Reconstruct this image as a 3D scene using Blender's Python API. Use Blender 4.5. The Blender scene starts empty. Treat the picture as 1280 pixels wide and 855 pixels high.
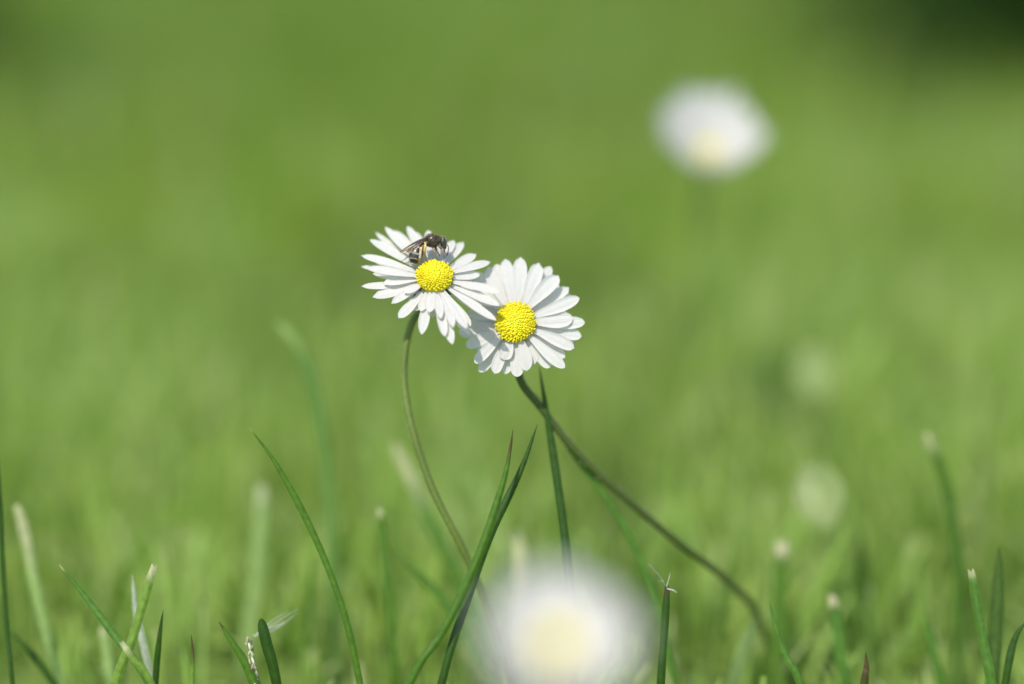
import bpy, bmesh, math, random
import numpy as np
from mathutils import Vector, Matrix

random.seed(7)
rng = np.random.default_rng(7)
S = bpy.context.scene
COL = S.collection
MM = 0.001

# ------------------------------------------------------------------ camera, sky, sun, exposure
LENS, FOCUS, PITCH = 75.0, 0.40, math.radians(17)
FPX = LENS / 36.0 * 1280                      # focal length in pixels of the 1280 wide photograph
TARGET = Vector((0, 0, 0.085))
FWD = Vector((0, math.cos(PITCH), -math.sin(PITCH)))
UP = Vector((0, math.sin(PITCH), math.cos(PITCH)))
RIGHT = Vector((1, 0, 0))
EYE = TARGET - FWD * FOCUS
cam_d = bpy.data.cameras.new('camera')
cam = bpy.data.objects.new('camera', cam_d)
COL.objects.link(cam)
S.camera = cam
cam.location = EYE
cam.rotation_euler = (math.pi / 2 - PITCH, 0, 0)
cam_d.lens, cam_d.sensor_width = LENS, 36.0
cam_d.clip_start, cam_d.clip_end = 0.01, 500.0
cam_d.dof.use_dof = True
cam_d.dof.focus_distance = FOCUS
cam_d.dof.aperture_fstop = 2.35
cam_d.dof.aperture_blades = 9

SUN_EL, SUN_AZ = math.radians(57), math.radians(-30)     # azimuth from behind the camera, towards its left
sun_dir = Vector((math.sin(SUN_AZ) * math.cos(SUN_EL), -math.cos(SUN_AZ) * math.cos(SUN_EL), math.sin(SUN_EL)))
w = bpy.data.worlds.new('World')
S.world = w
w.use_nodes = True
nt = w.node_tree
sky = nt.nodes.new('ShaderNodeTexSky')
sky.sky_type = 'NISHITA'
sky.sun_disc = False
sky.sun_elevation = SUN_EL
sky.sun_rotation = math.atan2(sun_dir.x, sun_dir.y)
bgn = nt.nodes['Background']
bgn.inputs['Strength'].default_value = 0.15
nt.links.new(sky.outputs['Color'], bgn.inputs['Color'])
sun_l = bpy.data.lights.new('sun', 'SUN')
sun_l.energy = 3.1
sun_l.angle = math.radians(0.5)
sun_l.color = (1.0, 0.95, 0.87)
sun = bpy.data.objects.new('sun', sun_l)
COL.objects.link(sun)
sun.rotation_euler = sun_dir.to_track_quat('Z', 'Y').to_euler()
S.view_settings.view_transform = 'Standard'
S.view_settings.look = 'None'
S.view_settings.gamma = 1.0
S.view_settings.exposure = 0.68
S.cycles.use_denoising = True
S.cycles.max_bounces = 8
S.cycles.transparent_max_bounces = 16
S.cycles.caustics_reflective = False
S.cycles.caustics_refractive = False


# ------------------------------------------------------------------ helpers
def P(x, y, d):
    """the point seen at pixel x, y of the photograph, d metres along the view axis"""
    return EYE + FWD * d + RIGHT * ((x - 640) / FPX * d) + UP * (-(y - 427.5) / FPX * d)


def G(x, d, z=-0.002):
    """the point of the ground in pixel column x at depth d"""
    yc = (z - EYE.z + d * math.sin(PITCH)) / math.cos(PITCH)
    return EYE + FWD * d + RIGHT * ((x - 640) / FPX * d) + UP * yc


def C2W(v):
    return RIGHT * v[0] + UP * v[1] - FWD * v[2]


def tag(o, label=None, cat=None, group=None, kind=None):
    if label:
        o['label'] = label
    if cat:
        o['category'] = cat
    if group:
        o['group'] = group
    if kind:
        o['kind'] = kind
    return o


def link(name, me, mat=None, parent=None, smooth=True):
    if mat:
        for m in (mat if isinstance(mat, (list, tuple)) else [mat]):
            me.materials.append(m)
    if smooth and len(me.polygons):
        me.polygons.foreach_set('use_smooth', [True] * len(me.polygons))
    o = bpy.data.objects.new(name, me)
    COL.objects.link(o)
    if parent:
        o.parent = parent
        o.matrix_parent_inverse = Matrix.Identity(4)
        o.location = -parent.location        # meshes hold world coordinates
    return o


def empty(name, loc):
    o = bpy.data.objects.new(name, None)
    o.empty_display_size = 0.005
    COL.objects.link(o)
    o.location = loc
    return o


class MB:
    """collects vertices, faces, colours and uvs of one mesh"""
    def __init__(self):
        self.v, self.f, self.c, self.uv = [], [], [], []

    def grid(self, rows, cols=None, uvs=None, closed=False):
        n0, k = len(self.v), len(rows[0])
        for i, r in enumerate(rows):
            for j, p in enumerate(r):
                self.v.append(tuple(p))
                self.c.append(tuple(cols[i][j]) if cols else (1, 1, 1))
                self.uv.append(uvs[i][j] if uvs else (j / max(1, k - 1), i / max(1, len(rows) - 1)))
        for i in range(len(rows) - 1):
            for j in range(k if closed else k - 1):
                a, b = n0 + i * k + j, n0 + i * k + (j + 1) % k
                self.f.append((a, b, b + k, a + k))
        return n0

    def tube(self, pts, rads, seg=8, cols=None, cap=True):
        pts = [Vector(p) for p in pts]
        rows, cc = [], []
        ref = Vector((0.31, 0.83, 0.46))
        for i, p in enumerate(pts):
            t = (pts[min(i + 1, len(pts) - 1)] - pts[max(i - 1, 0)]).normalized()
            a = t.cross(ref)
            if a.length < 1e-3:
                a = t.cross(Vector((1, 0, 0)))
            a.normalize()
            b = t.cross(a)
            ref = a.cross(t) if False else ref
            rows.append([p + (a * math.cos(q) + b * math.sin(q)) * rads[i]
                         for q in [2 * math.pi * j / seg for j in range(seg)]])
            cc.append([cols[i] if cols else (1, 1, 1)] * seg)
        n0 = self.grid(rows, cc, closed=True)
        if cap:
            self.f.append(tuple(n0 + j for j in reversed(range(seg))))
            m = n0 + (len(pts) - 1) * seg
            self.f.append(tuple(m + j for j in range(seg)))

    def ball(self, c, r, M=None, seg=8, rings=5, col=(1, 1, 1)):
        c = Vector(c)
        rows, cc = [], []
        r = r if isinstance(r, (tuple, list, Vector)) else (r, r, r)
        for i in range(rings + 1):
            th = math.pi * (0.02 + 0.96 * i / rings)
            row = []
            for j in range(seg):
                q = 2 * math.pi * j / seg
                v = Vector((r[0] * math.sin(th) * math.cos(q), r[1] * math.sin(th) * math.sin(q), r[2] * math.cos(th)))
                row.append(c + (M @ v if M else v))
            rows.append(row)
            cc.append([col] * seg)
        n0 = self.grid(rows, cc, closed=True)
        self.f.append(tuple(n0 + j for j in range(seg)))
        m = n0 + rings * seg
        self.f.append(tuple(m + j for j in reversed(range(seg))))

    def mesh(self, name):
        me = bpy.data.meshes.new(name)
        me.from_pydata(self.v, [], self.f)
        at = me.color_attributes.new('Col', 'FLOAT_COLOR', 'POINT')
        at.data.foreach_set('color', np.array([(*c, 1) for c in self.c], dtype=np.float32).ravel())
        ul = me.uv_layers.new(name='UVMap')
        li = np.zeros(len(me.loops), dtype=np.int32)
        me.loops.foreach_get('vertex_index', li)
        ul.data.foreach_set('uv', np.array(self.uv, dtype=np.float32)[li].ravel())
        me.update()
        return me

    def build(self, name, mat, parent=None, smooth=True):
        return link(name, self.mesh(name), mat, parent, smooth)


def spline(pts, n):
    """Catmull-Rom through pts (values may be Vectors), n samples"""
    pts = [Vector(p) for p in pts]
    e = [pts[0] * 2 - pts[1]] + pts + [pts[-1] * 2 - pts[-2]]
    out = []
    for k in range(n):
        u = k / (n - 1) * (len(pts) - 1)
        i = min(int(u), len(pts) - 2)
        t = u - i
        a, b, c, d = e[i], e[i + 1], e[i + 2], e[i + 3]
        out.append(0.5 * ((2 * b) + (c - a) * t + (2 * a - 5 * b + 4 * c - d) * t * t + (3 * b - a - 3 * c + d) * t ** 3))
    return out


# ------------------------------------------------------------------ materials
def new_mat(name):
    m = bpy.data.materials.new(name)
    m.use_nodes = True
    t = m.node_tree
    return m, t, t.nodes['Principled BSDF'], t.nodes['Material Output']


def leafy(name, rough=0.45, samp=0.11, trans=0.35, tcol=(1.25, 1.3, 0.6), spec=0.5, stripes=True, noise_scale=900, var=0.25, bump=0.15, sheen=0):
    """a blade, petal or leaf: coloured by its Col attribute, part of the light passes through"""
    m, t, b, out = new_mat(name)
    N, L = t.nodes.new, t.links.new
    at = N('ShaderNodeAttribute'); at.attribute_name = 'Col'
    tc = N('ShaderNodeTexCoord')
    nz = N('ShaderNodeTexNoise'); nz.inputs['Scale'].default_value = noise_scale; nz.inputs['Detail'].default_value = 4
    L(tc.outputs['Object'], nz.inputs['Vector'])
    mr = N('ShaderNodeMapRange')
    mr.inputs['To Min'].default_value = 1 - var; mr.inputs['To Max'].default_value = 1 + var
    mr.inputs['From Min'].default_value = 0.25; mr.inputs['From Max'].default_value = 0.75
    L(nz.outputs['Fac'], mr.inputs['Value'])
    mul = N('ShaderNodeVectorMath'); mul.operation = 'SCALE'
    L(at.outputs['Color'], mul.inputs[0]); L(mr.outputs['Result'], mul.inputs['Scale'])
    col = mul.outputs['Vector']
    hgt = nz.outputs['Fac']
    if stripes:
        sp = N('ShaderNodeSeparateXYZ'); L(tc.outputs['UV'], sp.inputs[0])
        wv = N('ShaderNodeMath'); wv.operation = 'MULTIPLY'; wv.inputs[1].default_value = 44.0
        L(sp.outputs['X'], wv.inputs[0])
        sn = N('ShaderNodeMath'); sn.operation = 'SINE'; L(wv.outputs[0], sn.inputs[0])
        mr2 = N('ShaderNodeMapRange'); mr2.inputs['From Min'].default_value = -1
        mr2.inputs['To Min'].default_value = 1 - samp * 1.27; mr2.inputs['To Max'].default_value = 1 + samp * .73
        L(sn.outputs[0], mr2.inputs['Value'])
        m2 = N('ShaderNodeVectorMath'); m2.operation = 'SCALE'
        L(col, m2.inputs[0]); L(mr2.outputs['Result'], m2.inputs['Scale'])
        col = m2.outputs['Vector']
        hgt = sn.outputs[0]
    L(col, b.inputs['Base Color'])
    b.inputs['Roughness'].default_value = rough
    b.inputs['Specular IOR Level'].default_value = spec
    bp = N('ShaderNodeBump'); bp.inputs['Strength'].default_value = bump; bp.inputs['Distance'].default_value = 0.0001
    L(hgt, bp.inputs['Height']); L(bp.outputs['Normal'], b.inputs['Normal'])
    tr = N('ShaderNodeBsdfTranslucent')
    tm = N('ShaderNodeVectorMath'); tm.operation = 'MULTIPLY'; tm.inputs[1].default_value = tcol
    L(col, tm.inputs[0]); L(tm.outputs['Vector'], tr.inputs['Color'])
    mx = N('ShaderNodeMixShader'); mx.inputs[0].default_value = trans
    L(b.outputs[0], mx.inputs[1]); L(tr.outputs[0], mx.inputs[2]); L(mx.outputs[0], out.inputs['Surface'])
    return m


def attr_mat(name, rough=0.5, spec=0.5, noise_scale=2500, var=0.15, bump=0.2, sss=0.0):
    m, t, b, out = new_mat(name)
    N, L = t.nodes.new, t.links.new
    at = N('ShaderNodeAttribute'); at.attribute_name = 'Col'
    tc = N('ShaderNodeTexCoord')
    nz = N('ShaderNodeTexNoise'); nz.inputs['Scale'].default_value = noise_scale; nz.inputs['Detail'].default_value = 3
    L(tc.outputs['Object'], nz.inputs['Vector'])
    mr = N('ShaderNodeMapRange'); mr.inputs['From Min'].default_value = 0.25; mr.inputs['From Max'].default_value = 0.75
    mr.inputs['To Min'].default_value = 1 - var; mr.inputs['To Max'].default_value = 1 + var
    L(nz.outputs['Fac'], mr.inputs['Value'])
    mul = N('ShaderNodeVectorMath'); mul.operation = 'SCALE'
    L(at.outputs['Color'], mul.inputs[0]); L(mr.outputs['Result'], mul.inputs['Scale'])
    L(mul.outputs['Vector'], b.inputs['Base Color'])
    b.inputs['Roughness'].default_value = rough
    b.inputs['Specular IOR Level'].default_value = spec
    if sss:
        b.inputs['Subsurface Weight'].default_value = sss
        b.inputs['Subsurface Radius'].default_value = (0.0006, 0.0004, 0.0001)
    bp = N('ShaderNodeBump'); bp.inputs['Strength'].default_value = bump; bp.inputs['Distance'].default_value = 0.00008
    L(nz.outputs['Fac'], bp.inputs['Height']); L(bp.outputs['Normal'], b.inputs['Normal'])
    return m


M_GRASS = leafy('grass_blade', rough=0.48, trans=0.38, spec=0.28)
M_LAWN = leafy('lawn_blade', rough=0.5, trans=0.46, spec=0.28, stripes=False, var=0.2, noise_scale=300, bump=0)
M_PETAL = leafy('petal_white', rough=0.6, trans=0.42, tcol=(0.98, 1.0, 0.94), spec=0.25, noise_scale=1500, var=0.04, bump=0.25, samp=0.035)
M_DISC = attr_mat('disc_yellow', rough=0.65, spec=0.2, var=0.1, sss=0.5)
M_STEM = attr_mat('daisy_stem', rough=0.55, spec=0.3, noise_scale=3500, var=0.35, bump=0.5)
M_BRACT = leafy('bract_green', rough=0.6, trans=0.15, noise_scale=1200, stripes=False)
M_LEAF = leafy('shrub_leaf', rough=0.6, spec=0.2, trans=0.15, noise_scale=60, stripes=False, bump=0)

GREEN_STEM = (0.105, 0.150, 0.026)

# ------------------------------------------------------------------ ground
def ground():
    m, t, b, out = new_mat('lawn_soil')
    N, L = t.nodes.new, t.links.new
    tc = N('ShaderNodeTexCoord')
    n1 = N('ShaderNodeTexNoise'); n1.inputs['Scale'].default_value = 60; n1.inputs['Detail'].default_value = 8
    n2 = N('ShaderNodeTexNoise'); n2.inputs['Scale'].default_value = 2.5; n2.inputs['Detail'].default_value = 4
    L(tc.outputs['Object'], n1.inputs['Vector']); L(tc.outputs['Object'], n2.inputs['Vector'])
    r = N('ShaderNodeValToRGB')
    r.color_ramp.elements[0].position = 0.35; r.color_ramp.elements[0].color = (0.07, 0.11, 0.02, 1)
    r.color_ramp.elements[1].position = 0.7; r.color_ramp.elements[1].color = (0.16, 0.22, 0.06, 1)
    L(n1.outputs['Fac'], r.inputs['Fac'])
    r2 = N('ShaderNodeValToRGB')
    r2.color_ramp.elements[0].color = (0.75, 0.9, 0.8, 1); r2.color_ramp.elements[1].color = (1.2, 1.1, 1, 1)
    L(n2.outputs['Fac'], r2.inputs['Fac'])
    mu = N('ShaderNodeVectorMath'); mu.operation = 'MULTIPLY'
    L(r.outputs['Color'], mu.inputs[0]); L(r2.outputs['Color'], mu.inputs[1])
    L(mu.outputs['Vector'], b.inputs['Base Color'])
    b.inputs['Roughness'].default_value = 0.95
    b.inputs['Specular IOR Level'].default_value = 0.1
    bp = N('ShaderNodeBump'); bp.inputs['Strength'].default_value = 0.6; bp.inputs['Distance'].default_value = 0.004
    L(n1.outputs['Fac'], bp.inputs['Height']); L(bp.outputs['Normal'], b.inputs['Normal'])
    mb = MB()
    ticks = [-200, -60, -20, -6, -2.5, -1.2, -0.6, -0.3, 0, 0.3, 0.6, 1.2, 2.5, 6, 20, 60, 200]
    rows = [[(x, y, 0.0) for x in ticks] for y in ticks]
    mb.grid(rows)
    tag(mb.build('lawn_ground', m), kind='structure')


ground()


# ------------------------------------------------------------------ grass of the lawn (uncountable)
def lawn_mass():
    def batch(n, y0, y1, xw, hscale, wscale, pale):
        y = rng.uniform(y0, y1, n)
        half = xw * (0.35 + 0.65 * (y - y0 + 0.05) / (y1 - y0 + 0.05)) if xw > 0.9 else np.full(n, xw)
        x = rng.uniform(-1, 1, n) * half
        # clumps: some places a little taller than others
        cl = np.sin(x * 31 + 1.3 * np.sin(y * 23)) * np.sin(y * 27 + 1.7 * np.sin(x * 19))
        hm = np.clip(0.022 + 0.13 * y, 0.018, 0.040) * (1 + 0.12 * cl)
        h = hm * rng.uniform(0.5, 1.12, n) * hscale
        wd = rng.uniform(0.0009, 0.0019, n) * wscale
        az = rng.uniform(0, 2 * np.pi, n)
        lean = np.abs(rng.normal(0, 0.62, n))
        bend = rng.normal(0, 0.35, n)
        fa = az + rng.normal(0, 0.9, n) + np.pi / 2
        R = 5
        t = np.linspace(0, 1, R)
        ang = lean[:, None] + bend[:, None] * t[None, :] * 1.2
        ds = h[:, None] / (R - 1)
        rad = np.concatenate([np.zeros((n, 1)), np.cumsum(np.sin(ang[:, 1:]) * ds, 1)], 1)
        zz = np.concatenate([np.zeros((n, 1)), np.cumsum(np.cos(ang[:, 1:]) * ds, 1)], 1) - 0.001
        cx = x[:, None] + rad * np.cos(az)[:, None]
        cy = y[:, None] + rad * np.sin(az)[:, None]
        blunt = rng.random(n) < 0.55                     # mown: cut square
        prof = np.where(blunt[:, None], np.array([0.7, 1, 1, 0.92, 0.7]), np.array([0.7, 1, 0.9, 0.6, 0.06])) * wd[:, None]
        ux, uy = np.cos(fa)[:, None], np.sin(fa)[:, None]
        v = np.zeros((n, R, 3, 3), dtype=np.float32)
        for k, s in enumerate((-0.5, 0, 0.5)):
            v[:, :, k, 0] = cx + ux * prof * s - (uy * prof * 0.18 if k == 1 else 0)
            v[:, :, k, 1] = cy + uy * prof * s + (ux * prof * 0.18 if k == 1 else 0)
            v[:, :, k, 2] = zz
        # colour of each blade: mid green, yellow green, blue green, some pale or straw
        pal = np.array([(0.225, 0.365, 0.034), (0.275, 0.39, 0.039), (0.175, 0.325, 0.043), (0.33, 0.43, 0.065), (0.43, 0.49, 0.20), (0.53, 0.48, 0.28)])
        pr = np.array([0.34, 0.27, 0.16, 0.14, 0.06, 0.03]); pr[4:] *= pale; pr /= pr.sum()
        c = pal[rng.choice(6, n, p=pr)] * rng.uniform(0.82, 1.18, (n, 1))
        # patches blended paler, and other patches darker
        pt = .7 * np.sin(x * 13 + 1.9 * np.sin(y * 7)) * np.sin(y * 11 + 2 + 1.5 * np.sin(x * 9)) + .8 * np.sin(x * 47 + 2.1 * np.sin(y * 17 + 1)) * np.sin(y * 29 + 2.3 * np.sin(x * 21)) + .5 * np.sin(x * 90 + y * 31)
        dry = np.clip(pt - .35, 0, 1)[:, None] * (rng.random((n, 1)) < .75)  # weight of the paler blend
        c = c * (1 - .75 * dry) + np.array((0.45, 0.56, 0.24)) * .75 * dry
        near = np.clip((.34 - y) / .1, 0, 1)[:, None]          # the lawn round the daisies is blended paler
        c = c * (1 - .36 * near) + np.array((0.45, 0.58, 0.21)) * .36 * near
        c = c * (1 - np.clip((y - .4) * .5, 0, .17)[:, None] * np.array((1.25, 1, 1.3)))   # darker and greener further off
        c = c * (1 - .36 * np.clip(-pt - .25, 0, 1)[:, None])
        cc = np.ones((n, R, 3, 4), dtype=np.float32)
        cc[..., :3] = c[:, None, None, :]
        straw = np.array((0.42, 0.40, 0.24))
        tip = (blunt & (rng.random(n) < 0.5)).astype(float)[:, None, None]
        cc[:, -1, :, :3] = cc[:, -1, :, :3] * (1 - 0.7 * tip) + straw * 0.7 * tip
        return v.reshape(-1, 3), cc.reshape(-1, 4), n

    sets = [batch(11000, 0.035, 0.30, 0.28, 1.0, 1.0, 1.0),
            batch(1500, -0.16, 0.035, 0.26, 0.85, 1.0, 1.0),
            batch(44000, 0.28, 1.9, 1.0, 1.0, 1.25, 1.0),
            batch(9000, -0.3, 0.5, 0.7, 0.8, 1.0, 1.0),
            batch(22000, 1.2, 4.5, 2.8, 1.1, 2.2, 1.0),
            batch(260, 0.12, 0.9, 0.6, 1.0, 3.0, 4.0)]  # sparse wide pale blades added to act as bright glints
    v = np.concatenate([s[0] for s in sets]); c = np.concatenate([s[1] for s in sets])
    n = sum(s[2] for s in sets)
    base = (np.arange(n) * 15)[:, None, None, None]
    i = np.arange(4)[None, :, None, None] * 3
    j = np.arange(2)[None, None, :, None]
    q = np.array([0, 1, 4, 3])[None, None, None, :]
    f = (base + i + j + q).reshape(-1, 4)
    me = bpy.data.meshes.new('grass')
    me.vertices.add(len(v)); me.vertices.foreach_set('co', v.ravel())
    me.loops.add(f.size); me.loops.foreach_set('vertex_index', f.ravel().astype(np.int32))
    me.polygons.add(len(f)); me.polygons.foreach_set('loop_start', np.arange(0, f.size, 4, dtype=np.int32))
    me.update(calc_edges=True)
    at = me.color_attributes.new('Col', 'FLOAT_COLOR', 'POINT')
    at.data.foreach_set('color', c.ravel())
    o = link('grass', me, M_LAWN)
    tag(o, 'soft green mown lawn grass spreading behind and below the daisies', 'grass', kind='stuff')


lawn_mass()


# ------------------------------------------------------------------ dark shrubs added to darken the top corners, standing in for vignetting
def shrub(name, label, c, r, n, cols):
    root = empty(name, (c[0], c[1], 0))
    mb = MB()
    for k in range(n):
        d = Vector((random.gauss(0, 1), random.gauss(0, 1), random.gauss(0, 1))).normalized()
        lump = 1 + 0.18 * math.sin(d.x * 5 + d.y * 7) * math.cos(d.z * 6)
        p = Vector((c[0] + d.x * r[0] * lump * (q := random.uniform(0.08, 1) ** 1.1), c[1] + d.y * r[1] * lump * q,
                    c[2] + d.z * r[2] * lump * q))
        if p.z < 0.01:
            continue
        a = (d + Vector((random.gauss(0, .6), random.gauss(0, .6), random.gauss(0, .6)))).normalized()
        u = a.orthogonal().normalized()
        u = Matrix.Rotation(random.uniform(0, 6.3), 3, a) @ u
        s = a.cross(u)
        ln, wd = random.uniform(0.010, 0.017), random.uniform(0.005, 0.008)
        col = random.choice(cols)
        rows = [[p - s * wd * .1, p + a * .001, p + s * wd * .1], [p + u * ln * .5 - s * wd * .5, p + u * ln * .5 - a * .002, p + u * ln * .5 + s * wd * .5],
                [p + u * ln - s * wd * .03, p + u * ln, p + u * ln + s * wd * .03]]
        mb.grid(rows, [[col] * 3] * 3)
    mb.build('foliage', M_LEAF, root)
    ms = MB()
    for k in range(7):
        q = k * 0.9
        top = Vector((c[0] + r[0] * .6 * math.cos(q), c[1] + r[1] * .6 * math.sin(q), c[2] + r[2] * .3))
        b0 = Vector((c[0] + .012 * math.cos(q), c[1] + .012 * math.sin(q), -0.005))
        ms.tube(spline([b0, b0.lerp(top, .5) + Vector((0, 0, .03)), top], 8), [0.0035 - 0.0003 * i for i in range(8)], 6, [(0.09, 0.06, 0.035)] * 8)
    ms.build('stem', M_STEM, root)
    tag(root, label, 'shrub', 'added shrubs darkening the top corners')


shrub('added_corner_shrub', 'dark green leafy shrub added to darken the far right corner', (0.315, 0.735, 0.092), (0.185, 0.15, 0.135), 9500,
      [(0.020, 0.060, 0.005), (0.028, 0.078, 0.007), (0.023, 0.066, 0.008)])


shrub('added_corner_shrub', 'small dark green shrub added to darken the far left corner', (-0.292, 0.66, 0.102), (0.070, 0.07, 0.10), 900,  # made up for its dark blur in the corner
      [(0.04, 0.095, 0.009), (0.055, 0.115, 0.01), (0.04, 0.095, 0.012)])


# ------------------------------------------------------------------ individual blades of grass
GB = 'single grass blades standing above the lawn'
FRESH = (0.090, 0.185, 0.020)
BRIGHT = (0.19, 0.30, 0.05)
DARK = (0.034, 0.085, 0.008)
BLUE = (0.090, 0.195, 0.028)
PALE = (0.29, 0.41, 0.13)
STRAW = (0.47, 0.47, 0.26)
BROWN = (0.085, 0.062, 0.022)
SILVER = (0.42, 0.46, 0.36)


def blade(label, pts, width, col, tip='point', tipcol=None, name='grass_shoot', cat='grass blade', group=GB, fold=0.25, twist=0.0, tiplen=0.06, ground_x=None, yaw=0.0):
    """pts: (pixel x, pixel y, depth) from the tip down; the blade runs on into the ground"""
    ws = [P(*p) for p in pts]
    x0, y0, d0 = pts[-2]
    x1, y1, d1 = pts[-1]
    gx = ground_x if ground_x is not None else x1 + (x1 - x0) / max(20, (y1 - y0)) * 110
    base = G(gx, d1 + 0.004)
    ws.append(base)
    n = 30
    cur = spline(ws, n)
    root = cur[-1].copy()
    mb = MB()
    rows, cc, uv = [], [], []
    tot = n - 1
    m = 5
    wmm = width / FPX * pts[0][2]
    ln = [0.0]
    for i in range(1, n):
        ln.append(ln[-1] + (cur[i] - cur[i - 1]).length)
    seed = random.uniform(0, 10)
    for i, p in enumerate(cur):
        t = ln[i] / ln[-1]
        tan = (cur[min(i + 1, n - 1)] - cur[max(i - 1, 0)]).normalized()
        view = (p - EYE).normalized()
        side = tan.cross(view).normalized()
        nor = side.cross(tan).normalized()
        a = yaw + twist * (t - 0.4)
        sd = side * math.cos(a) + nor * math.sin(a)
        nr = nor * math.cos(a) - side * math.sin(a)
        if tip == 'point':
            f = min(1, (t / 0.20)) ** 0.7 * (1 - 0.25 * max(0, t - .4))
            f = max(f, 0.05)
        elif tip == 'round':
            f = math.sqrt(max(0.0, 1 - (1 - min(1, t / 0.07)) ** 2)) * (1 - 0.2 * t)
            f = max(f, 0.12)
        else:
            f = min(1, 0.62 + t / 0.10 * 0.38)
        f *= 1 + 0.05 * math.sin(t * 17 + seed)
        row, crow, urow = [], [], []
        k = max(0.0, 1 - t / tiplen) if tipcol else 0
        k = min(1, k * 1.6)
        for j in range(m):
            s = j / (m - 1) * 2 - 1
            # a raised jagged end where the mower cut it
            jag = 0
            if tip == 'cut' and i == 0:
                jag = (0.25 * math.sin(j * 2.3 + seed)) * wmm
            row.append(p + sd * s * wmm * 0.5 * f + nr * fold * abs(s) * wmm * f - tan * jag)
            c = [col[q] * (0.92 + 0.16 * (abs(s) < .3)) * (1 - k) + (tipcol[q] if tipcol else 0) * k for q in range(3)]
            # the sheath at the foot is paler
            b = max(0, (t - .7) / .3) * 0.35
            c = [c[q] * (1 - b) + (0.2, 0.24, 0.09)[q] * b for q in range(3)]
            crow.append(c)
            urow.append((j / (m - 1), t))
        rows.append(row); cc.append(crow); uv.append(urow)
    mb.grid(rows, cc, uv)
    me = mb.mesh(name)
    me.transform(Matrix.Translation(-root))
    o = link(name, me, M_GRASS)
    o.location = root
    tag(o, label, cat, group)
    return o, cur


blade('long slender blade arching from upper left, tallest thin blade left of the stems', [(311, 534, .398), (345, 580, .399), (392, 668, .40), (428, 760, .401), (450, 855, .403)], 9, FRESH, tipcol=STRAW, tiplen=.02)
blade('bright blade with a curled brown withered tip, crossing in front of the bent stem', [(641, 537, .398), (638, 560, .398), (628, 606, .397), (596, 700, .395), (553, 790, .394), (512, 855, .393)], 11, (0.075, 0.165, 0.014), tipcol=BROWN, tiplen=.09, fold=.35)
blade('dark pointed blade forming an X with the brown tipped blade', [(672, 530, .403), (650, 590, .402), (612, 670, .400), (582, 755, .398), (552, 855, .396)], 11, DARK, fold=.3)
blade('dark narrow blade hanging straight down between the two stems', [(674, 458, .409), (682, 510, .409), (693, 580, .408), (708, 690, .406), (716, 800, .405)], 11, DARK, twist=.5)
blade('thin curved blade leaving the slanting stem and bending down to the right', [(668, 490, .415), (712, 560, .414), (762, 628, .414), (800, 700, .415), (830, 790, .416)], 9, BLUE)
_f = blade('dark upright blade whose cut top carries pale fibres', [(834, 734, .398), (831, 780, .398), (826, 855, .399)], 10, DARK, tip='cut', tipcol=BROWN, tiplen=.05)
blade('short sharp blade with a brown nick at its tip, beside the seed head', [(274, 777, .396), (292, 806, .396), (318, 856, .397)], 12, FRESH, tipcol=BROWN, tiplen=.05, fold=.35)
blade('short broad dark blade with rounded end beside the white bristles', [(326, 773, .400), (332, 800, .400), (346, 856, .401)], 14, DARK, tip='round')
blade('bright blade with a whitish cut tip leaning right, in the crossing pair on the left', [(193, 707, .399), (184, 735, .399), (165, 800, .399), (144, 856, .400)], 12, BRIGHT, tip='cut', tipcol=STRAW, tiplen=.07)
blade('slim bluish blade slanting down to the right across the pale tipped blade', [(74, 706, .403), (100, 738, .403), (140, 790, .402), (188, 858, .401)], 10, BLUE, tipcol=STRAW, tiplen=.03)
blade('silvery white folded blade standing behind the crossing pair on the left', [(165, 718, .408), (170, 765, .408), (178, 800, .408), (190, 856, .409)], 9, SILVER)
blade('dark short blade just right of the silvery folded one', [(204, 763, .404), (199, 800, .404), (194, 856, .405)], 8, DARK)
blade('stubby pale green cut blade below the crossing pair on the left', [(152, 803, .394), (168, 826, .394), (192, 860, .395)], 9, BRIGHT, tip='cut', tipcol=STRAW, tiplen=.08)
blade('thin stubble blade with a brown dry tip, alone below the long arching blade', [(239, 793, .400), (241, 820, .400), (240, 858, .401)], 7, BRIGHT, tipcol=BROWN, tiplen=.2)
blade('mottled pale blade with a dry top near the left edge', [(21, 631, .425), (34, 680, .425), (50, 760, .425), (78, 856, .426)], 13, PALE, tip='cut', tipcol=STRAW, tiplen=.3)
blade('dark thin blade standing right on the left picture edge', [(-4, 548, .410), (2, 680, .410), (9, 790, .409), (16, 858, .408)], 6.5, DARK)
blade('dark blade leaning across the bottom left corner', [(8, 786, .418), (36, 812, .418), (70, 858, .418)], 8, DARK)
blade('upright soft green blade with a straw dot tip left of the bent stem', [(475, 636, .424), (481, 690, .424), (488, 770, .424), (495, 858, .425)], 11, FRESH, tip='cut', tipcol=STRAW, tiplen=.04)
blade('bluish short blade with a crisp white tip near the right edge', [(1214, 713, .404), (1221, 755, .404), (1231, 810, .404), (1240, 858, .404)], 12, BLUE, tip='cut', tipcol=STRAW, tiplen=.04)
blade('broad dark spear shaped blade near the right edge', [(1249, 683, .412), (1247, 740, .412), (1244, 800, .412), (1240, 858, .412)], 18, (0.065, 0.12, 0.02), fold=.3)
blade('tall blurred blade with a frayed pale tip bending left, right part of the lawn', [(1157, 542, .440), (1178, 590, .440), (1196, 680, .440), (1199, 770, .440), (1197, 858, .440)], 12, (0.06, 0.14, 0.014), tip='cut', tipcol=STRAW, tiplen=.08)
blade('thick upright blade with a bright white cut end behind the stem base', [(978, 678, .438), (975, 720, .438), (973, 790, .438), (968, 858, .438)], 19, FRESH, tip='cut', tipcol=(0.6, 0.53, 0.37), tiplen=.10)
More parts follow.
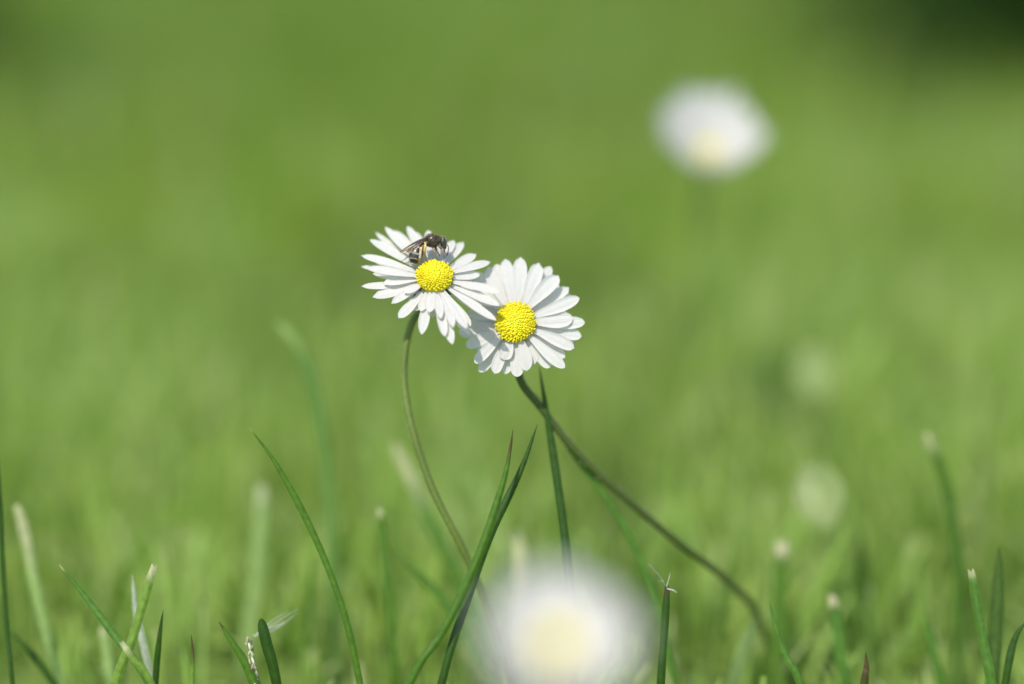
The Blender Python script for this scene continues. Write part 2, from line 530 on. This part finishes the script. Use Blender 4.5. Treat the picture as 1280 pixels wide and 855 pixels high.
blade('short upright blade with a cream cut end right of the thick one', [(1040, 744, .424), (1046, 780, .424), (1056, 858, .424)], 14, BLUE, tip='cut', tipcol=(0.55, 0.47, 0.31), tiplen=.09)
blade('crisp thin bluish blade curving right, in front of the stem base', [(962, 750, .398), (968, 778, .398), (980, 815, .398), (1002, 860, .398)], 9, BLUE)
blade('low dark tuft tip with a brown dry end at the bottom edge', [(1082, 815, .402), (1083, 835, .402), (1080, 860, .402)], 11, DARK, tipcol=BROWN, tiplen=.3)
blade('blurred dark upright blade between the cream tipped blade and the tall frayed one', [(1073, 655, .455), (1080, 715, .455), (1088, 790, .455), (1090, 858, .455)], 12, DARK)
blade('wide pale blurred blade with a flat straw end left of the bent stem', [(328, 606, .452), (325, 670, .452), (316, 760, .452), (300, 858, .452)], 17, PALE, tip='cut', tipcol=(0.45, 0.48, 0.28), tiplen=.12)
blade('very tall blurred blade with a pale hooked top left of the bent stem', [(348, 404, .450), (374, 438, .450), (398, 510, .450), (413, 640, .450), (418, 780, .450), (418, 858, .450)], 13, (0.12, 0.235, 0.05), tip='cut', tipcol=PALE, tiplen=.1)
blade('blurred blade with a straw coloured top running down behind the bent stem', [(493, 556, .446), (520, 610, .446), (545, 668, .445), (580, 735, .445), (620, 810, .444)], 15, BLUE, tip='cut', tipcol=STRAW, tiplen=.25)
blade('faint green blade slanting low behind the crossing X blades', [(494, 686, .428), (528, 722, .428), (566, 765, .428), (612, 840, .428)], 11, BLUE)
blade('pale dry blade tip poking up behind the blurred front flower', [(644, 664, .440), (650, 690, .440), (655, 760, .440), (660, 850, .440)], 18, (0.34, 0.33, 0.2), tip='cut', tipcol=STRAW, tiplen=.3)
blade('dark blade leaning in over the lower right corner', [(1286, 772, .404), (1268, 800, .404), (1256, 858, .404)], 10, DARK)
blade('blurred pale blade stub low at the left beside the slim bluish blade', [(128, 783, .425), (134, 820, .425), (140, 858, .425)], 12, PALE, tip='cut', tipcol=STRAW, tiplen=.1)
blade('blurred blue green blade leaning left below the tall frayed blade', [(1154, 762, .425), (1164, 800, .425), (1178, 858, .425)], 12, BLUE)
blade('broad blurred blade leaning right, between the two white ended blades', [(1064, 650, .448), (1035, 715, .448), (1005, 780, .448), (975, 850, .448)], 20, BRIGHT)
blade('light green broad blade at the foot of the slanting stem', [(946, 770, .432), (930, 810, .432), (915, 858, .432)], 16, (0.17, 0.25, 0.08))
blade('tall thin blurred blade standing in the gap right of the seed head', [(392, 690, .44), (385, 760, .44), (378, 858, .44)], 9, FRESH)


# pale fibres on the cut blade, one thing of its own
def fluff(label, name, cat, starts, parent_col=(0.6, 0.58, 0.5)):
    mb = MB()
    for pts, r in starts:
        q = spline([P(*p) for p in pts], 10)
        mb.tube(q, [r * MM * (1 - 0.7 * i / 9) for i in range(10)], 5, [parent_col] * 10)
    o = mb.build(name, M_FLUFF)
    base = P(*starts[0][0][0])
    o.data.transform(Matrix.Translation(-base))
    o.location = base
    tag(o, label, cat)


M_FLUFF = leafy('dry_fibre', rough=0.5, trans=0.35, tcol=(1, 1, .9), noise_scale=2000, stripes=False, bump=0)
fluff('tiny tangle of pale dry fibres caught on a dark cut blade', 'dry_fibre', 'plant fibre', [
    ([(833, 735, .3975), (826, 722, .3965), (811, 705, .396)], .07),
    ([(834, 736, .397), (842, 738, .396), (846, 741, .395)], .16),
    ([(833, 734, .398), (828, 727, .396), (822, 726, .395)], .10),
    ([(833, 734, .398), (836, 724, .398), (838, 716, .399)], .08)])


# the seed head with white bristles low on the left
def seed_head():
    base = G(330, .401)
    root = empty('grass_seed_head', base)
    mb = MB()
    stem = spline([base, P(327, 880, .40), P(318, 830, .399), P(311, 796, .398)], 14)
    mb.tube(stem, [.42 * MM - .015 * MM * i for i in range(14)], 6, [(0.2, 0.24, 0.09)] * 14)
    mb.build('stem', M_STEM, root)
    ms = MB()
    for k in range(34):
        t = k / 33
        p = P(322 - 12 * t + random.uniform(-4, 4), 866 - 66 * t, .398 + random.uniform(-.001, .001))
        d = C2W((random.uniform(-.5, .5), 1, random.uniform(-.3, .6))).normalized()
        M = d.to_track_quat('Z', 'Y').to_matrix()
        col = random.choice([(0.32, 0.36, 0.14), (0.42, 0.38, 0.24), (0.30, 0.24, 0.16), (0.48, 0.52, 0.3)])
        ms.ball(p, (.28 * MM, .22 * MM, .75 * MM), M, 6, 5, col)
    ms.build('spikelets', M_STEM, root)
    mf = MB()
    for (a, b, c) in [((322, 792), (345, 778), (374, 760)), ((318, 796), (345, 785), (372, 766)), ((324, 790), (350, 780), (366, 772)), ((320, 793), (340, 776), (360, 764)), ((316, 794), (338, 790), (362, 776))]:
        q = spline([P(*a, .405), P(*b, .407), P(*c, .409)], 9)
        mf.tube(q, [.085 * MM * (1 - .75 * i / 8) for i in range(9)], 5, [(0.66, 0.68, 0.62)] * 9)
    mf.build('bristles', M_FLUFF, root)
    tag(root, 'small grass seed head with white bristles pointing right', 'seed head')


seed_head()

# made-up pale leaves standing in for blurred glints in the lawn on the right
def glint_leaf(label, x, y, d, size, col):
    c = P(x, y, d)
    mb = MB()
    n, m = 9, 5
    a, b = C2W((.9, .25, .35)).normalized(), C2W((-.1, .8, -.55)).normalized()
    nrm = a.cross(b).normalized()
    rows = []
    for i in range(n):
        t = i / (n - 1)
        wv = math.sin(math.pi * (0.04 + .92 * t)) ** .6
        rows.append([c + b * (t - .5) * size + a * (j / (m - 1) - .5) * wv * size * .75 + nrm * (abs(j - 2) * .05 + .12 * t * t) * size for j in range(m)])
    mb.grid(rows, [[col] * m] * n)
    low = rows[0][2]
    mb.tube(spline([low + Vector((0, 0, .0003)), low + Vector((.001, .002, -.012)), Vector((low.x + .002, low.y + .004, -.001))], 8), [.0004] * 8, 5, [(0.2, 0.26, 0.1)] * 8)
    o = mb.build('glint_spot', M_LAWN)
    bp = Vector((low.x + .002, low.y + .004, 0))
    o.data.transform(Matrix.Translation(-bp))
    o.location = bp
    tag(o, label, 'leaf', 'made-up pale spots for glints blurred in the lawn')


glint_leaf('pale spot standing in for a blurred glint, lower and brighter of the pair right of the daisies', 1028, 622, .452, .0145, (0.27, 0.33, 0.13))
glint_leaf('pale spot standing in for a blurred glint, upper and fainter of the pair right of the daisies', 1025, 468, .520, .0145, (0.24, 0.31, 0.10))


# ------------------------------------------------------------------ daisies
def frame_of(N):
    N = N.normalized()
    u = (RIGHT - N * RIGHT.dot(N)).normalized()
    return u, N.cross(u), N


def petal(mb, C, F, ang, L, drop, width, r0, h0, cup, arch, side, notch, ns=7, nl=16, blunt=.6):
    u, v, n = F
    rd = u * math.cos(ang) + v * math.sin(ang)
    sd = v * math.cos(ang) - u * math.sin(ang)
    rows, cc, uv = [], [], []
    ctrl_r, ctrl_h = (r0 + L) * .5, h0 - drop * .35 + arch
    for i in range(nl):
        t = (i / (nl - 1))
        t = 1 - (1 - t) ** 1.35
        r = (1 - t) ** 2 * r0 + 2 * t * (1 - t) * ctrl_r + t * t * L
        h = (1 - t) ** 2 * h0 + 2 * t * (1 - t) * ctrl_h + t * t * (-drop)
        if t < .66:
            q = t / .66
            f = .36 + .64 * (q * q * (3 - 2 * q))
        else:
            q = (t - .66) / .34
            f = max(0.0, 1 - q ** (1.7 + blunt)) ** (.78 - .25 * blunt)
        f = max(f, .07)
        row, crow, urow = [], [], []
        for j in range(ns):
            s = j / (ns - 1) * 2 - 1
            hh = cup * width * s * s * f + .05 * width * math.cos(s * math.pi * 2.1) * f * min(1, t * 2)
            back = notch * width * (.5 + .5 * math.cos(s * math.pi * 2)) * max(0, (t - .8) / .2) ** 2
            row.append(C + rd * (r - back) + sd * (s * width * .5 * f + side * t * t) + n * (h + hh))
            g = max(0, 1 - t / .14)
            crow.append((.69 - .13 * g, .668 - .04 * g, .632 - .27 * g))
            urow.append((j / (ns - 1), t))
        rows.append(row); cc.append(crow); uv.append(urow)
    mb.grid(rows, cc, uv)


def disc(mb, C, F, R, H, count, rnd):
    u, v, n = F
    M = Matrix((u, v, n)).transposed()
    rows = []
    for i in range(9):
        th = i / 8 * math.pi * .5
        rr, hh = R * .97 * math.cos(th) + 1e-6, H * .985 * math.sin(th)
        rows.append([C + u * rr * math.cos(q) + v * rr * math.sin(q) + n * (hh - .3 * MM) for q in [2 * math.pi * j / 24 for j in range(24)]])
    rows.insert(0, [C + u * R * .85 * math.cos(q) + v * R * .85 * math.sin(q) - n * 1.1 * MM for q in [2 * math.pi * j / 24 for j in range(24)]])
    mb.grid(rows, [[(.66, .55, .012)] * 24] * 10, closed=True)
    for k in range(count):
        q = k * 2.39996
        a = math.sqrt((k + .5) / count)
        rr = R * a * (1 + rnd.uniform(-.03, .03)); q += rnd.uniform(-.05, .05) / max(a, .1)
        hh = H * math.sqrt(max(0, 1 - (a * .97) ** 2)) - .32 * MM
        rdv = u * math.cos(q) + v * math.sin(q)
        nrm = (rdv * (a * .9) + n * math.sqrt(max(.12, 1 - a * a))).normalized()
        Q = nrm.to_track_quat('Z', 'Y').to_matrix()
        s = R / math.sqrt(count) * rnd.uniform(.95, 1.25)
        g = rnd.uniform(.88, 1.08)
        col = (.70 * g, (.655 - .05 * a) * g, .018) if a < .9 else (.69 * g, .58 * g, .015)
        if a < .35:
            col = (.65 * g, .66 * g, .035)
        p = C + rdv * rr + n * hh
        mb.ball(p, (s * .92, s * .92, s * rnd.uniform(.8, 1.25)), Q, 7, 5, col)
        if a > .6 and rnd.random() < .35:               # open florets: a ring of five lobes
            for l in range(5):
                e = Q @ Vector((math.cos(l * 1.2566), math.sin(l * 1.2566), 0))
                mb.ball(p + nrm * s * 1.05 + e * s * .62, (s * .32, s * .32, s * .34), Q, 5, 3, (min(.9, col[0] * 1.08), min(.8, col[1] * 1.1), .03))


def daisy(label, C, N, petals, R, H, florets, stem_pts, stem_r, base, rnd, stem_col=GREEN_STEM, hairs=420, ns=7, nl=16, blunt=.6):
    """petals: (angle, length, drop, width, layer, side)"""
    root = empty('daisy', base)
    F = frame_of(N)
    u, v, n = F
    for k, (ang, L, drop, wd, lay, side) in enumerate(petals):
        mb = MB()
        petal(mb, C, F, ang, L, drop, wd, R * .72, -.35 * MM - lay * .38 * MM, rnd.uniform(-.02, .10), rnd.uniform(.1, .6) * MM - lay * .25 * MM, side, rnd.choice([0, 0, .08, .16]), ns, nl, blunt + rnd.uniform(-.25, .25))
        mb.build('petal', M_PETAL, root)
    md = MB()
    disc(md, C, F, R, H, florets, rnd)
    md.build('flower_disc', M_DISC, root)
    # green cup of bracts behind the petals
    mg = MB()
    rows = []
    for i, (rr, hh) in enumerate([(R * .25, -3.0), (R * .7, -2.5), (R * .98, -1.7), (R * 1.02, -1.15)]):
        rows.append([C + (u * math.cos(q) + v * math.sin(q)) * rr + n * hh * MM for q in [2 * math.pi * j / 20 for j in range(20)]])
    mg.grid(rows, [[(.07, .12, .025)] * 20] * 4, closed=True)
    for k in range(13):
        q = 2 * math.pi * k / 13
        rd, sd = u * math.cos(q) + v * math.sin(q), v * math.cos(q) - u * math.sin(q)
        rr = []
        for t in (0, .35, .7, 1):
            wv = R * .46 * (1 - t ** 2.2) + .05 * MM
            c = C + rd * (R * (.75 + .75 * t)) + n * (-2.5 + .45 * t) * MM
            rr.append([c - sd * wv * .5, c - n * .25 * MM, c + sd * wv * .5])
        mg.grid(rr, [[(.065, .115, .025)] * 3] * 4)
    mg.build('bracts', M_BRACT, root)
    st = spline(stem_pts, 46)
    ms = MB()
    rad = [stem_r * (1.15 - .15 * min(1, i / 6)) * (1 + .1 * i / 45) for i in range(46)]
    ms.tube(st, rad, 10, [[c * (1 + .08 * math.sin(i * .7)) for c in stem_col] for i in range(46)])
    for k in range(hairs):
        i = rnd.randrange(1, 40)
        p = st[i].lerp(st[i + 1], rnd.random())
        t = (st[i + 1] - st[i]).normalized()
        d = t.orthogonal()
        d = (Matrix.Rotation(rnd.uniform(0, 6.283), 3, t) @ d.normalized())
        tip = p + d * (rad[i] + rnd.uniform(.2, .6) * MM) - t * rnd.uniform(-.05, .25) * MM
        ms.tube([p + d * rad[i] * .9, tip], [.05 * MM, .018 * MM], 3, [(.34, .37, .2)] * 2, cap=False)
    ms.build('stem', M_STEM, root)
    tag(root, label, 'daisy', 'daisies on the lawn')
    return root


def tips_to_petals(C, N, tips, wpx, rnd, flat=1.0):
    """a measured tip in the photograph becomes a direction, a length and a droop on the flower"""
    u, v, n = frame_of(N)
    out = []
    for k, tp in enumerate(tips):
        x, y = tp[0], tp[1]
        lay = tp[2] if len(tp) > 2 else k % 2
        wf = tp[3] if len(tp) > 3 else 1.0
        drop = ((0.3 + 1.1 * lay + rnd.uniform(0, .8)) * flat) * MM
        ray = (P(x, y, 1) - EYE)
        o = C - n * drop
        t = (o - EYE).dot(n) / ray.dot(n)
        q = EYE + ray * t - C
        a = math.atan2(q.dot(v), q.dot(u))
        L = math.hypot(q.dot(v), q.dot(u))
        out.append((a, L, drop, wpx / FPX * FOCUS * rnd.uniform(.9, 1.1) * wf, lay, rnd.uniform(-.6, .6) * MM))
    fill = sorted(out, key=lambda p: p[0])
    gaps = sorted(((fill[(i + 1) % len(fill)][0] - fill[i][0]) % (2 * math.pi), i) for i in range(len(fill)))[-16:]
    for g, i in gaps:
        a, b = fill[i], fill[(i + 1) % len(fill)]
        out.append((a[0] + g * rnd.uniform(.4, .6), min(a[1], b[1]) * rnd.uniform(.86, .96), (2.6 + rnd.uniform(0, .7)) * MM, wpx / FPX * FOCUS * rnd.uniform(.85, 1.05), 3, 0.0))
    return out


rl = random.Random(3)
CL = P(543, 346, .4005)
NL = C2W((.05, .60, .80)).normalized()
tips_l = [(534, 288, 0), (564, 299, 0), (578, 301, 1), (596, 317, 0), (614, 328, 0), (600, 346, 1), (626, 367, 0), (625, 383, 1), (618, 402, 0),
          (606, 392, 1, .8), (584, 410, 0), (584, 420, 2), (570, 409, 0, .9), (566, 430, 2), (556, 421, 1), (550, 398, 0, .9), (535, 391, 0), (523, 417, 2), (523, 388, 1),
          (497, 398, 2), (487, 378, 1), (506, 368, 0, .9), (466, 374, 2), (451, 360, 2, .9), (478, 351, 1), (458, 338, 0), (452, 317, 0), (452, 330, 2, .8),
          (463, 299, 0, 1.1), (469, 291, 2, .8), (478, 285, 0, 1.05), (496, 286, 1, .85), (509, 283, 0, .95), (521, 290, 2, .8), (548, 293, 2, .8)]
pet_l = tips_to_petals(CL, NL, tips_l, 12.8, rl, .8)
base_l = G(668, .432)
stem_l = [CL - NL * .0022, CL - NL * .006 + UP * -.0012, P(519, 396, .4085), P(508, 430, .4085), P(505, 475, .408), P(515, 535, .407), P(541, 612, .407), P(580, 690, .409),
          P(612, 765, .413), P(640, 850, .42), base_l]
daisy('white daisy with a bee on its yellow centre, on a bent hairy stem', CL, NL, pet_l, 3.5 * MM, 2.4 * MM, 300, stem_l, .68 * MM, base_l, rl, blunt=.45)

rr_ = random.Random(11)
CR = P(644, 403, .4025)
NR = C2W((-.10, .20, .97)).normalized()
tips_r = [(654, 321, 0, 1.15), (632, 323, 0), (621, 330, 1), (608, 334, 0, 1.25), (595, 341, 1, 1.2), (678, 329, 0, 1.1), (686, 332, 2), (696, 342, 0, 1.25), (710, 356, 2),
          (725, 375, 0, 1.05), (731, 403, 1), (728, 419, 2), (716, 401, 0, 1.15), (720, 434, 0), (705, 462, 0), (688, 459, 2, .9), (663, 463, 0), (647, 471, 1), (635, 468, 2),
          (631, 452, 0), (614, 467, 1), (601, 466, 2), (592, 452, 0), (582, 434, 0), (574, 419, 2), (586, 413, 1), (582, 400, 2), (585, 388, 0), (588, 371, 1), (592, 355, 0), (706, 450, 2), (672, 455, 2)]
pet_r = tips_to_petals(CR, NR, tips_r, 16.0, rr_, .6)
base_r = G(990, .455)
stem_r_ = [CR - NR * .0022, CR - NR * .005 + UP * -.003, P(650, 474, .408), P(675, 508, .4095), P(716, 560, .411), P(770, 612, .414), P(840, 672, .419), P(905, 722, .427), P(948, 770, .436), P(972, 850, .446), base_r]
daisy('white daisy facing the camera, overlapped by its neighbour, on a long slanting stem', CR, NR, pet_r, 3.85 * MM, 2.1 * MM, 330, stem_r_, .72 * MM, base_r, rr_, blunt=1.0, stem_col=(.055, .082, .013))  # stem colour darkened to carry the flower's shadow on it


def ring(n, L, wd, drop, rnd):
    return [(2 * math.pi * k / n + rnd.uniform(-.06, .06), L * rnd.uniform(.84, 1.06), (drop + .8 * (k % 2) + rnd.uniform(-.4, .6)) * MM, wd * rnd.uniform(.9, 1.1), k % 2, rnd.uniform(-.5, .5) * MM) for k in range(n)]


rb = random.Random(5)
CB = P(886, 188, .527)
NB = C2W((.03, .58, .81)).normalized()
base_b = G(872, .542)
daisy('blurred white daisy standing alone in the lawn further back', CB, NB, ring(36, 13.6 * MM, 2.7 * MM, -9.4, rb), 2.3 * MM, 1.2 * MM, 90,
      [CB - NB * .002, CB - NB * .008, P(878, 240, .532), P(872, 330, .536), P(868, 480, .538), base_b], .75 * MM, base_b, rb, hairs=0)
rf = random.Random(6)
CF = P(698, 806, .280)
NF = C2W((.03, .62, .78)).normalized()
base_f = G(735, .287)
daisy('large blurred white daisy close in front at the bottom edge', CF, NF, ring(60, 9.8 * MM, 3.5 * MM, -3.0, rf), 2.5 * MM, 1.7 * MM, 90,
      [CF - NF * .002, CF - NF * .008, P(706, 880, .280), P(716, 1000, .283), base_f], .75 * MM, base_f, rf, hairs=0)


# ------------------------------------------------------------------ the bee
def bee():
    T = P(540.6, 300.4, .4015)           # middle of the thorax; local axes follow the picture plane, unit one millimetre
    BLACK, DKB, AMB, YEL, PALEB, OCH = (.012, .009, .007), (.03, .022, .013), (.25, .145, .045), (.46, .33, .09), (.42, .36, .26), (.035, .027, .015)
    mb = MB()
    keys = []                            # (point, reach, colour): the colour of each patch of the skin

    def ell(c, r, rot, col, seg=24, rings=16):
        M = Matrix.Rotation(rot, 3, 'Z')
        mb.ball(c, r, M, seg, rings)
        keys.append((Vector(c), min(r), col))

    def limb(pts, rads, col, n=14):
        q = spline([Vector(p) for p in pts], n)
        rq = np.interp(np.linspace(0, 1, n), np.linspace(0, 1, len(rads)), rads)
        mb.tube(q, list(rq), 8)
        for i, p in enumerate(q):
            c = col if not isinstance(col, list) else col[min(len(col) - 1, int(i / n * len(col)))]
            keys.append((p, rq[i], c))

    ell((0, 0, 0), (1.45, 1.2, 1.2), -.15, OCH)
    ell((-.9, -.1, 0), (.85, .95, .95), 0, DKB)
    ell((1.15, -.15, .05), (.5, .6, .6), 0, DKB)            # neck
    ell((2.0, -.35, .1), (.72, 1.12, 1.0), .12, BLACK)      # head
    ell((2.08, -.15, .75), (.40, .72, .32), .12, (.016, .012, .012))   # near eye
    ell((2.3, -.2, -.55), (.40, .72, .32), .12, BLACK)
    ell((2.28, -1.2, .1), (.38, .5, .5), .2, DKB)           # face and jaws
    # abdomen: six rings of plates, curved downwards, each plate edge pale with down
    axis = spline([(-1.65, -.55, .05), (-2.4, -1.25, .15), (-3.0, -2.3, .45), (-3.35, -3.4, .65), (-3.55, -4.55, .8)], 31)
    prof = np.interp(np.linspace(0, 1, 31), [0, .12, .3, .55, .8, .93, 1], [.40, .90, 1.24, 1.30, 1.08, .68, .16])
    rads = []
    for i in range(31):
        ph = (i % 6) / 6
        rads.append(prof[i] * (1 + .07 * ph))
        keys.append((axis[i], prof[i] * .98, (.30, .25, .17) if ph > .8 and i > 4 else BLACK))
    mb.tube(axis, rads, 24)
    # legs: the near hind leg is amber and pollen dusted
    limb([(-1.1, -.6, .8), (-1.35, -.55, 1.5), (-1.2, -.75, 1.9)], [.22, .24, .2], YEL)
    limb([(-1.2, -.75, 1.9), (-1.35, -1.6, 2.0), (-1.45, -2.7, 1.8)], [.2, .27, .2], [YEL, YEL, AMB])
    limb([(-1.45, -2.7, 1.8), (-1.42, -3.6, 1.5), (-1.4, -4.5, 1.2)], [.12, .09, .06], AMB)
    limb([(-1.5, -.9, .7), (-2.0, -1.5, 1.35), (-2.15, -2.4, 1.5)], [.2, .26, .22], [AMB, YEL])
    limb([(-2.15, -2.4, 1.5), (-2.3, -3.4, 1.4), (-2.6, -4.5, 1.0)], [.26, .22, .08], [PALEB, AMB])
    limb([(-1.4, -.9, -.8), (-3.6, -2.0, -1.0), (-4.7, -3.1, -.6)], [.16, .15, .12], DKB)   # far hind leg stretched back
    limb([(-4.7, -3.1, -.6), (-5.3, -3.6, -.3), (-6.0, -4.0, -.2)], [.1, .07, .05], DKB)
    limb([(.05, -.9, .6), (.2, -1.6, 1.2), (.45, -2.2, 1.4)], [.2, .2, .16], [DKB, AMB])
    limb([(.45, -2.2, 1.4), (.75, -2.9, 1.2), (1.0, -3.3, .9)], [.17, .13, .07], AMB)
    limb([(.3, -.9, -.3), (.7, -1.7, .2), (.95, -2.1, .6)], [.18, .16, .13], BLACK)
    limb([(.95, -2.1, .6), (1.25, -2.75, .7), (1.45, -3.1, .6)], [.13, .12, .06], BLACK)
    limb([(.9, -.7, .5), (1.5, -1.5, 1.05), (1.75, -1.7, 1.1)], [.17, .16, .13], DKB)
    limb([(1.75, -1.7, 1.1), (1.8, -2.5, 1.1), (1.75, -3.35, .7)], [.13, .11, .06], AMB)
    limb([(2.2, -1.45, .3), (2.25, -2.2, .4), (2.2, -2.8, .4), (2.15, -3.35, .3)], [.2, .15, .1, .06], [DKB, AMB, DKB])   # tongue
    # antennae
    limb([(2.5, -.7, .5), (2.95, -1.1, .9), (3.05, -1.6, 1.0), (2.85, -2.7, .9), (2.35, -3.4, .8)], [.08, .075, .09, .10, .07], DKB, 20)
    limb([(2.6, -.7, -.1), (3.0, -1.3, .1), (2.95, -2.0, .2), (2.6, -3.0, .2)], [.08, .075, .09, .07], DKB, 18)

    # one continuous skin
    me = bpy.data.meshes.new('tmp')
    me.from_pydata(mb.v, [], mb.f)
    o = bpy.data.objects.new('tmp', me)
    COL.objects.link(o)
    rm = o.modifiers.new('r', 'REMESH'); rm.mode = 'VOXEL'; rm.voxel_size = .045
    sm = o.modifiers.new('s', 'SMOOTH'); sm.iterations = 2; sm.factor = .4
    dg = bpy.context.evaluated_depsgraph_get()
    body = bpy.data.meshes.new_from_object(o.evaluated_get(dg))
    bpy.data.objects.remove(o)
    nv = len(body.vertices)
    co = np.zeros(nv * 3, dtype=np.float32); body.vertices.foreach_get('co', co); co = co.reshape(-1, 3)
    kp = np.array([tuple(k[0]) for k in keys]); kr = np.array([k[1] for k in keys]); kc = np.array([k[2] for k in keys])
    col = np.ones((nv, 4), dtype=np.float32)
    for i in range(0, nv, 4000):
        d = np.linalg.norm(co[i:i + 4000, None, :] - kp[None], axis=2) - kr[None]
        col[i:i + 4000, :3] = kc[np.argmin(d, 1)]
    for a in list(body.color_attributes):
        body.color_attributes.remove(a)
    at = body.color_attributes.new('Col', 'FLOAT_COLOR', 'POINT'); at.data.foreach_set('color', col.ravel())
    body.materials.clear()
    B = Matrix((RIGHT, UP, -FWD)).transposed().to_4x4()
    X = Matrix.Translation(T) @ B @ Matrix.Scale(MM, 4)
    root = empty('bee', P(533, 326, .401))
    body.transform(X)
    mbody = attr_mat('bee_skin', rough=0.3, spec=0.8, noise_scale=6000, var=.2, bump=.35)
    link('body', body, mbody, root)

    # wings: smoky membranes with veins
    wm, t, b, out = new_mat('bee_wing')
    N, L = t.nodes.new, t.links.new
    atn = N('ShaderNodeAttribute'); atn.attribute_name = 'Col'
    L(atn.outputs['Color'], b.inputs['Base Color'])
    b.inputs['Roughness'].default_value = .22
    tr = N('ShaderNodeBsdfTransparent'); tr.inputs['Color'].default_value = (.86, .80, .72, 1)
    mx = N('ShaderNodeMixShader'); mx.inputs[0].default_value = .50
    L(tr.outputs[0], mx.inputs[1]); L(b.outputs[0], mx.inputs[2]); L(mx.outputs[0], out.inputs['Surface'])
    mv = attr_mat('wing_vein', rough=.4)

    def wing(rt, tip, low, z1, wid):
        rt, tip = Vector(rt), Vector(tip)
        ax = tip - rt
        sdv = Vector(low).normalized()
        mw = MB()
        rows, vein_up, vein_mid, vein_low = [], [], [], []
        for i in range(15):
            tt = i / 14
            wdt = wid * (.12 + .88 * min(1, tt / .62)) * math.sqrt(max(0.0, 1 - max(0, (tt - .62) / .38) ** 2)) + .03
            p = rt + ax * tt + Vector((0, .25 * math.sin(tt * math.pi), z1 * math.sin(tt * 2.4)))
            rows.append([p + sdv * wdt * k / 5 + Vector((0, 0, .05 * math.sin(k * 2.0 + tt * 5))) for k in range(6)])
            vein_up.append(rows[-1][0]); vein_mid.append(rows[-1][2]); vein_low.append(rows[-1][4])
        mw.grid(rows, [[(.16, .115, .065)] * 6] * 15)
        me = mw.mesh('wing'); me.transform(X)
        wo = link('wing', me, wm, root)
        ve = MB()
        ve.tube(vein_up, [.10 - .004 * i for i in range(15)], 6, [(.03, .02, .012)] * 15)
        ve.tube(vein_mid[:11], [.045] * 11, 5, [(.05, .032, .018)] * 11)
        ve.tube(vein_low[:9], [.035] * 9, 5, [(.05, .032, .018)] * 9)
        for i in (5, 8, 10):
            ve.tube([vein_up[i], vein_mid[i], vein_low[i]], [.035] * 3, 5, [(.05, .032, .018)] * 3)
        me = ve.mesh('veins'); me.transform(X)
        vo = link('veins', me, mv, None)
        vo.parent = wo
        vo.location = (0, 0, 0)

    wing((-.75, .55, .85), (-6.1, -2.25, .9), (.25, -1, .25), .35, 1.05)
    wing((-1.0, .35, 1.0), (-4.7, -2.2, 1.3), (.35, -1, .25), .3, .85)
    wing((-.75, .75, -.5), (-5.7, -1.75, -1.3), (.2, -1, .1), .3, 1.3)
    wing((-1.0, .5, -.6), (-4.6, -2.0, -1.5), (.3, -1, .1), .25, 1.0)

    # down on thorax, head and plate edges
    fu = MB()
    r = random.Random(9)

    def hair(p, d, ln, c):
        fu.tube([p, p + d * ln], [.045, .014], 3, [c] * 2, cap=False)
    for k in range(1500):
        d = Vector((r.gauss(0, 1), r.gauss(0, 1), r.gauss(0, 1))).normalized()
        p = Vector((d.x * 1.42, d.y * 1.17, d.z * 1.17))
        hair(p, (d + Vector((-.6, 0, 0)) + Vector((r.gauss(0, .45), r.gauss(0, .45), r.gauss(0, .45)))).normalized(), r.uniform(.15, .42), r.choice([(.20, .15, .07), (.09, .065, .03), (.05, .036, .018), (.34, .28, .16)] if d.y + .6 * math.sin(d.x * 4) > -.1 else [(.06, .045, .025), (.03, .022, .014), (.15, .11, .06)]))
    for k in range(260):
        d = Vector((r.gauss(0, 1), r.gauss(0, 1), r.gauss(0, 1))).normalized()
        p = Vector((2.0 + d.x * .7, -.35 + d.y * 1.1, .1 + d.z * .95))
        hair(p, d, r.uniform(.08, .22), (.33, .29, .2))
    for i in range(5, 30):
        if (i % 6) < 5:
            continue
        tg = (axis[i + 1] - axis[i - 1]).normalized()
        o1 = tg.orthogonal().normalized()
        for k in range(26):
            dd = Matrix.Rotation(r.uniform(0, 6.283), 3, tg) @ o1
            hair(axis[i] + dd * rads[i] * .98, (dd * .5 + tg).normalized(), r.uniform(.15, .4), r.choice([(.55, .48, .36), (.42, .34, .2)]))
    me = fu.mesh('fur'); me.transform(X)
    link('fur', me, attr_mat('bee_down', rough=.6), root)
    tag(root, 'small dark bee with smoky wings and amber legs feeding on the daisy centre', 'bee')


bee()
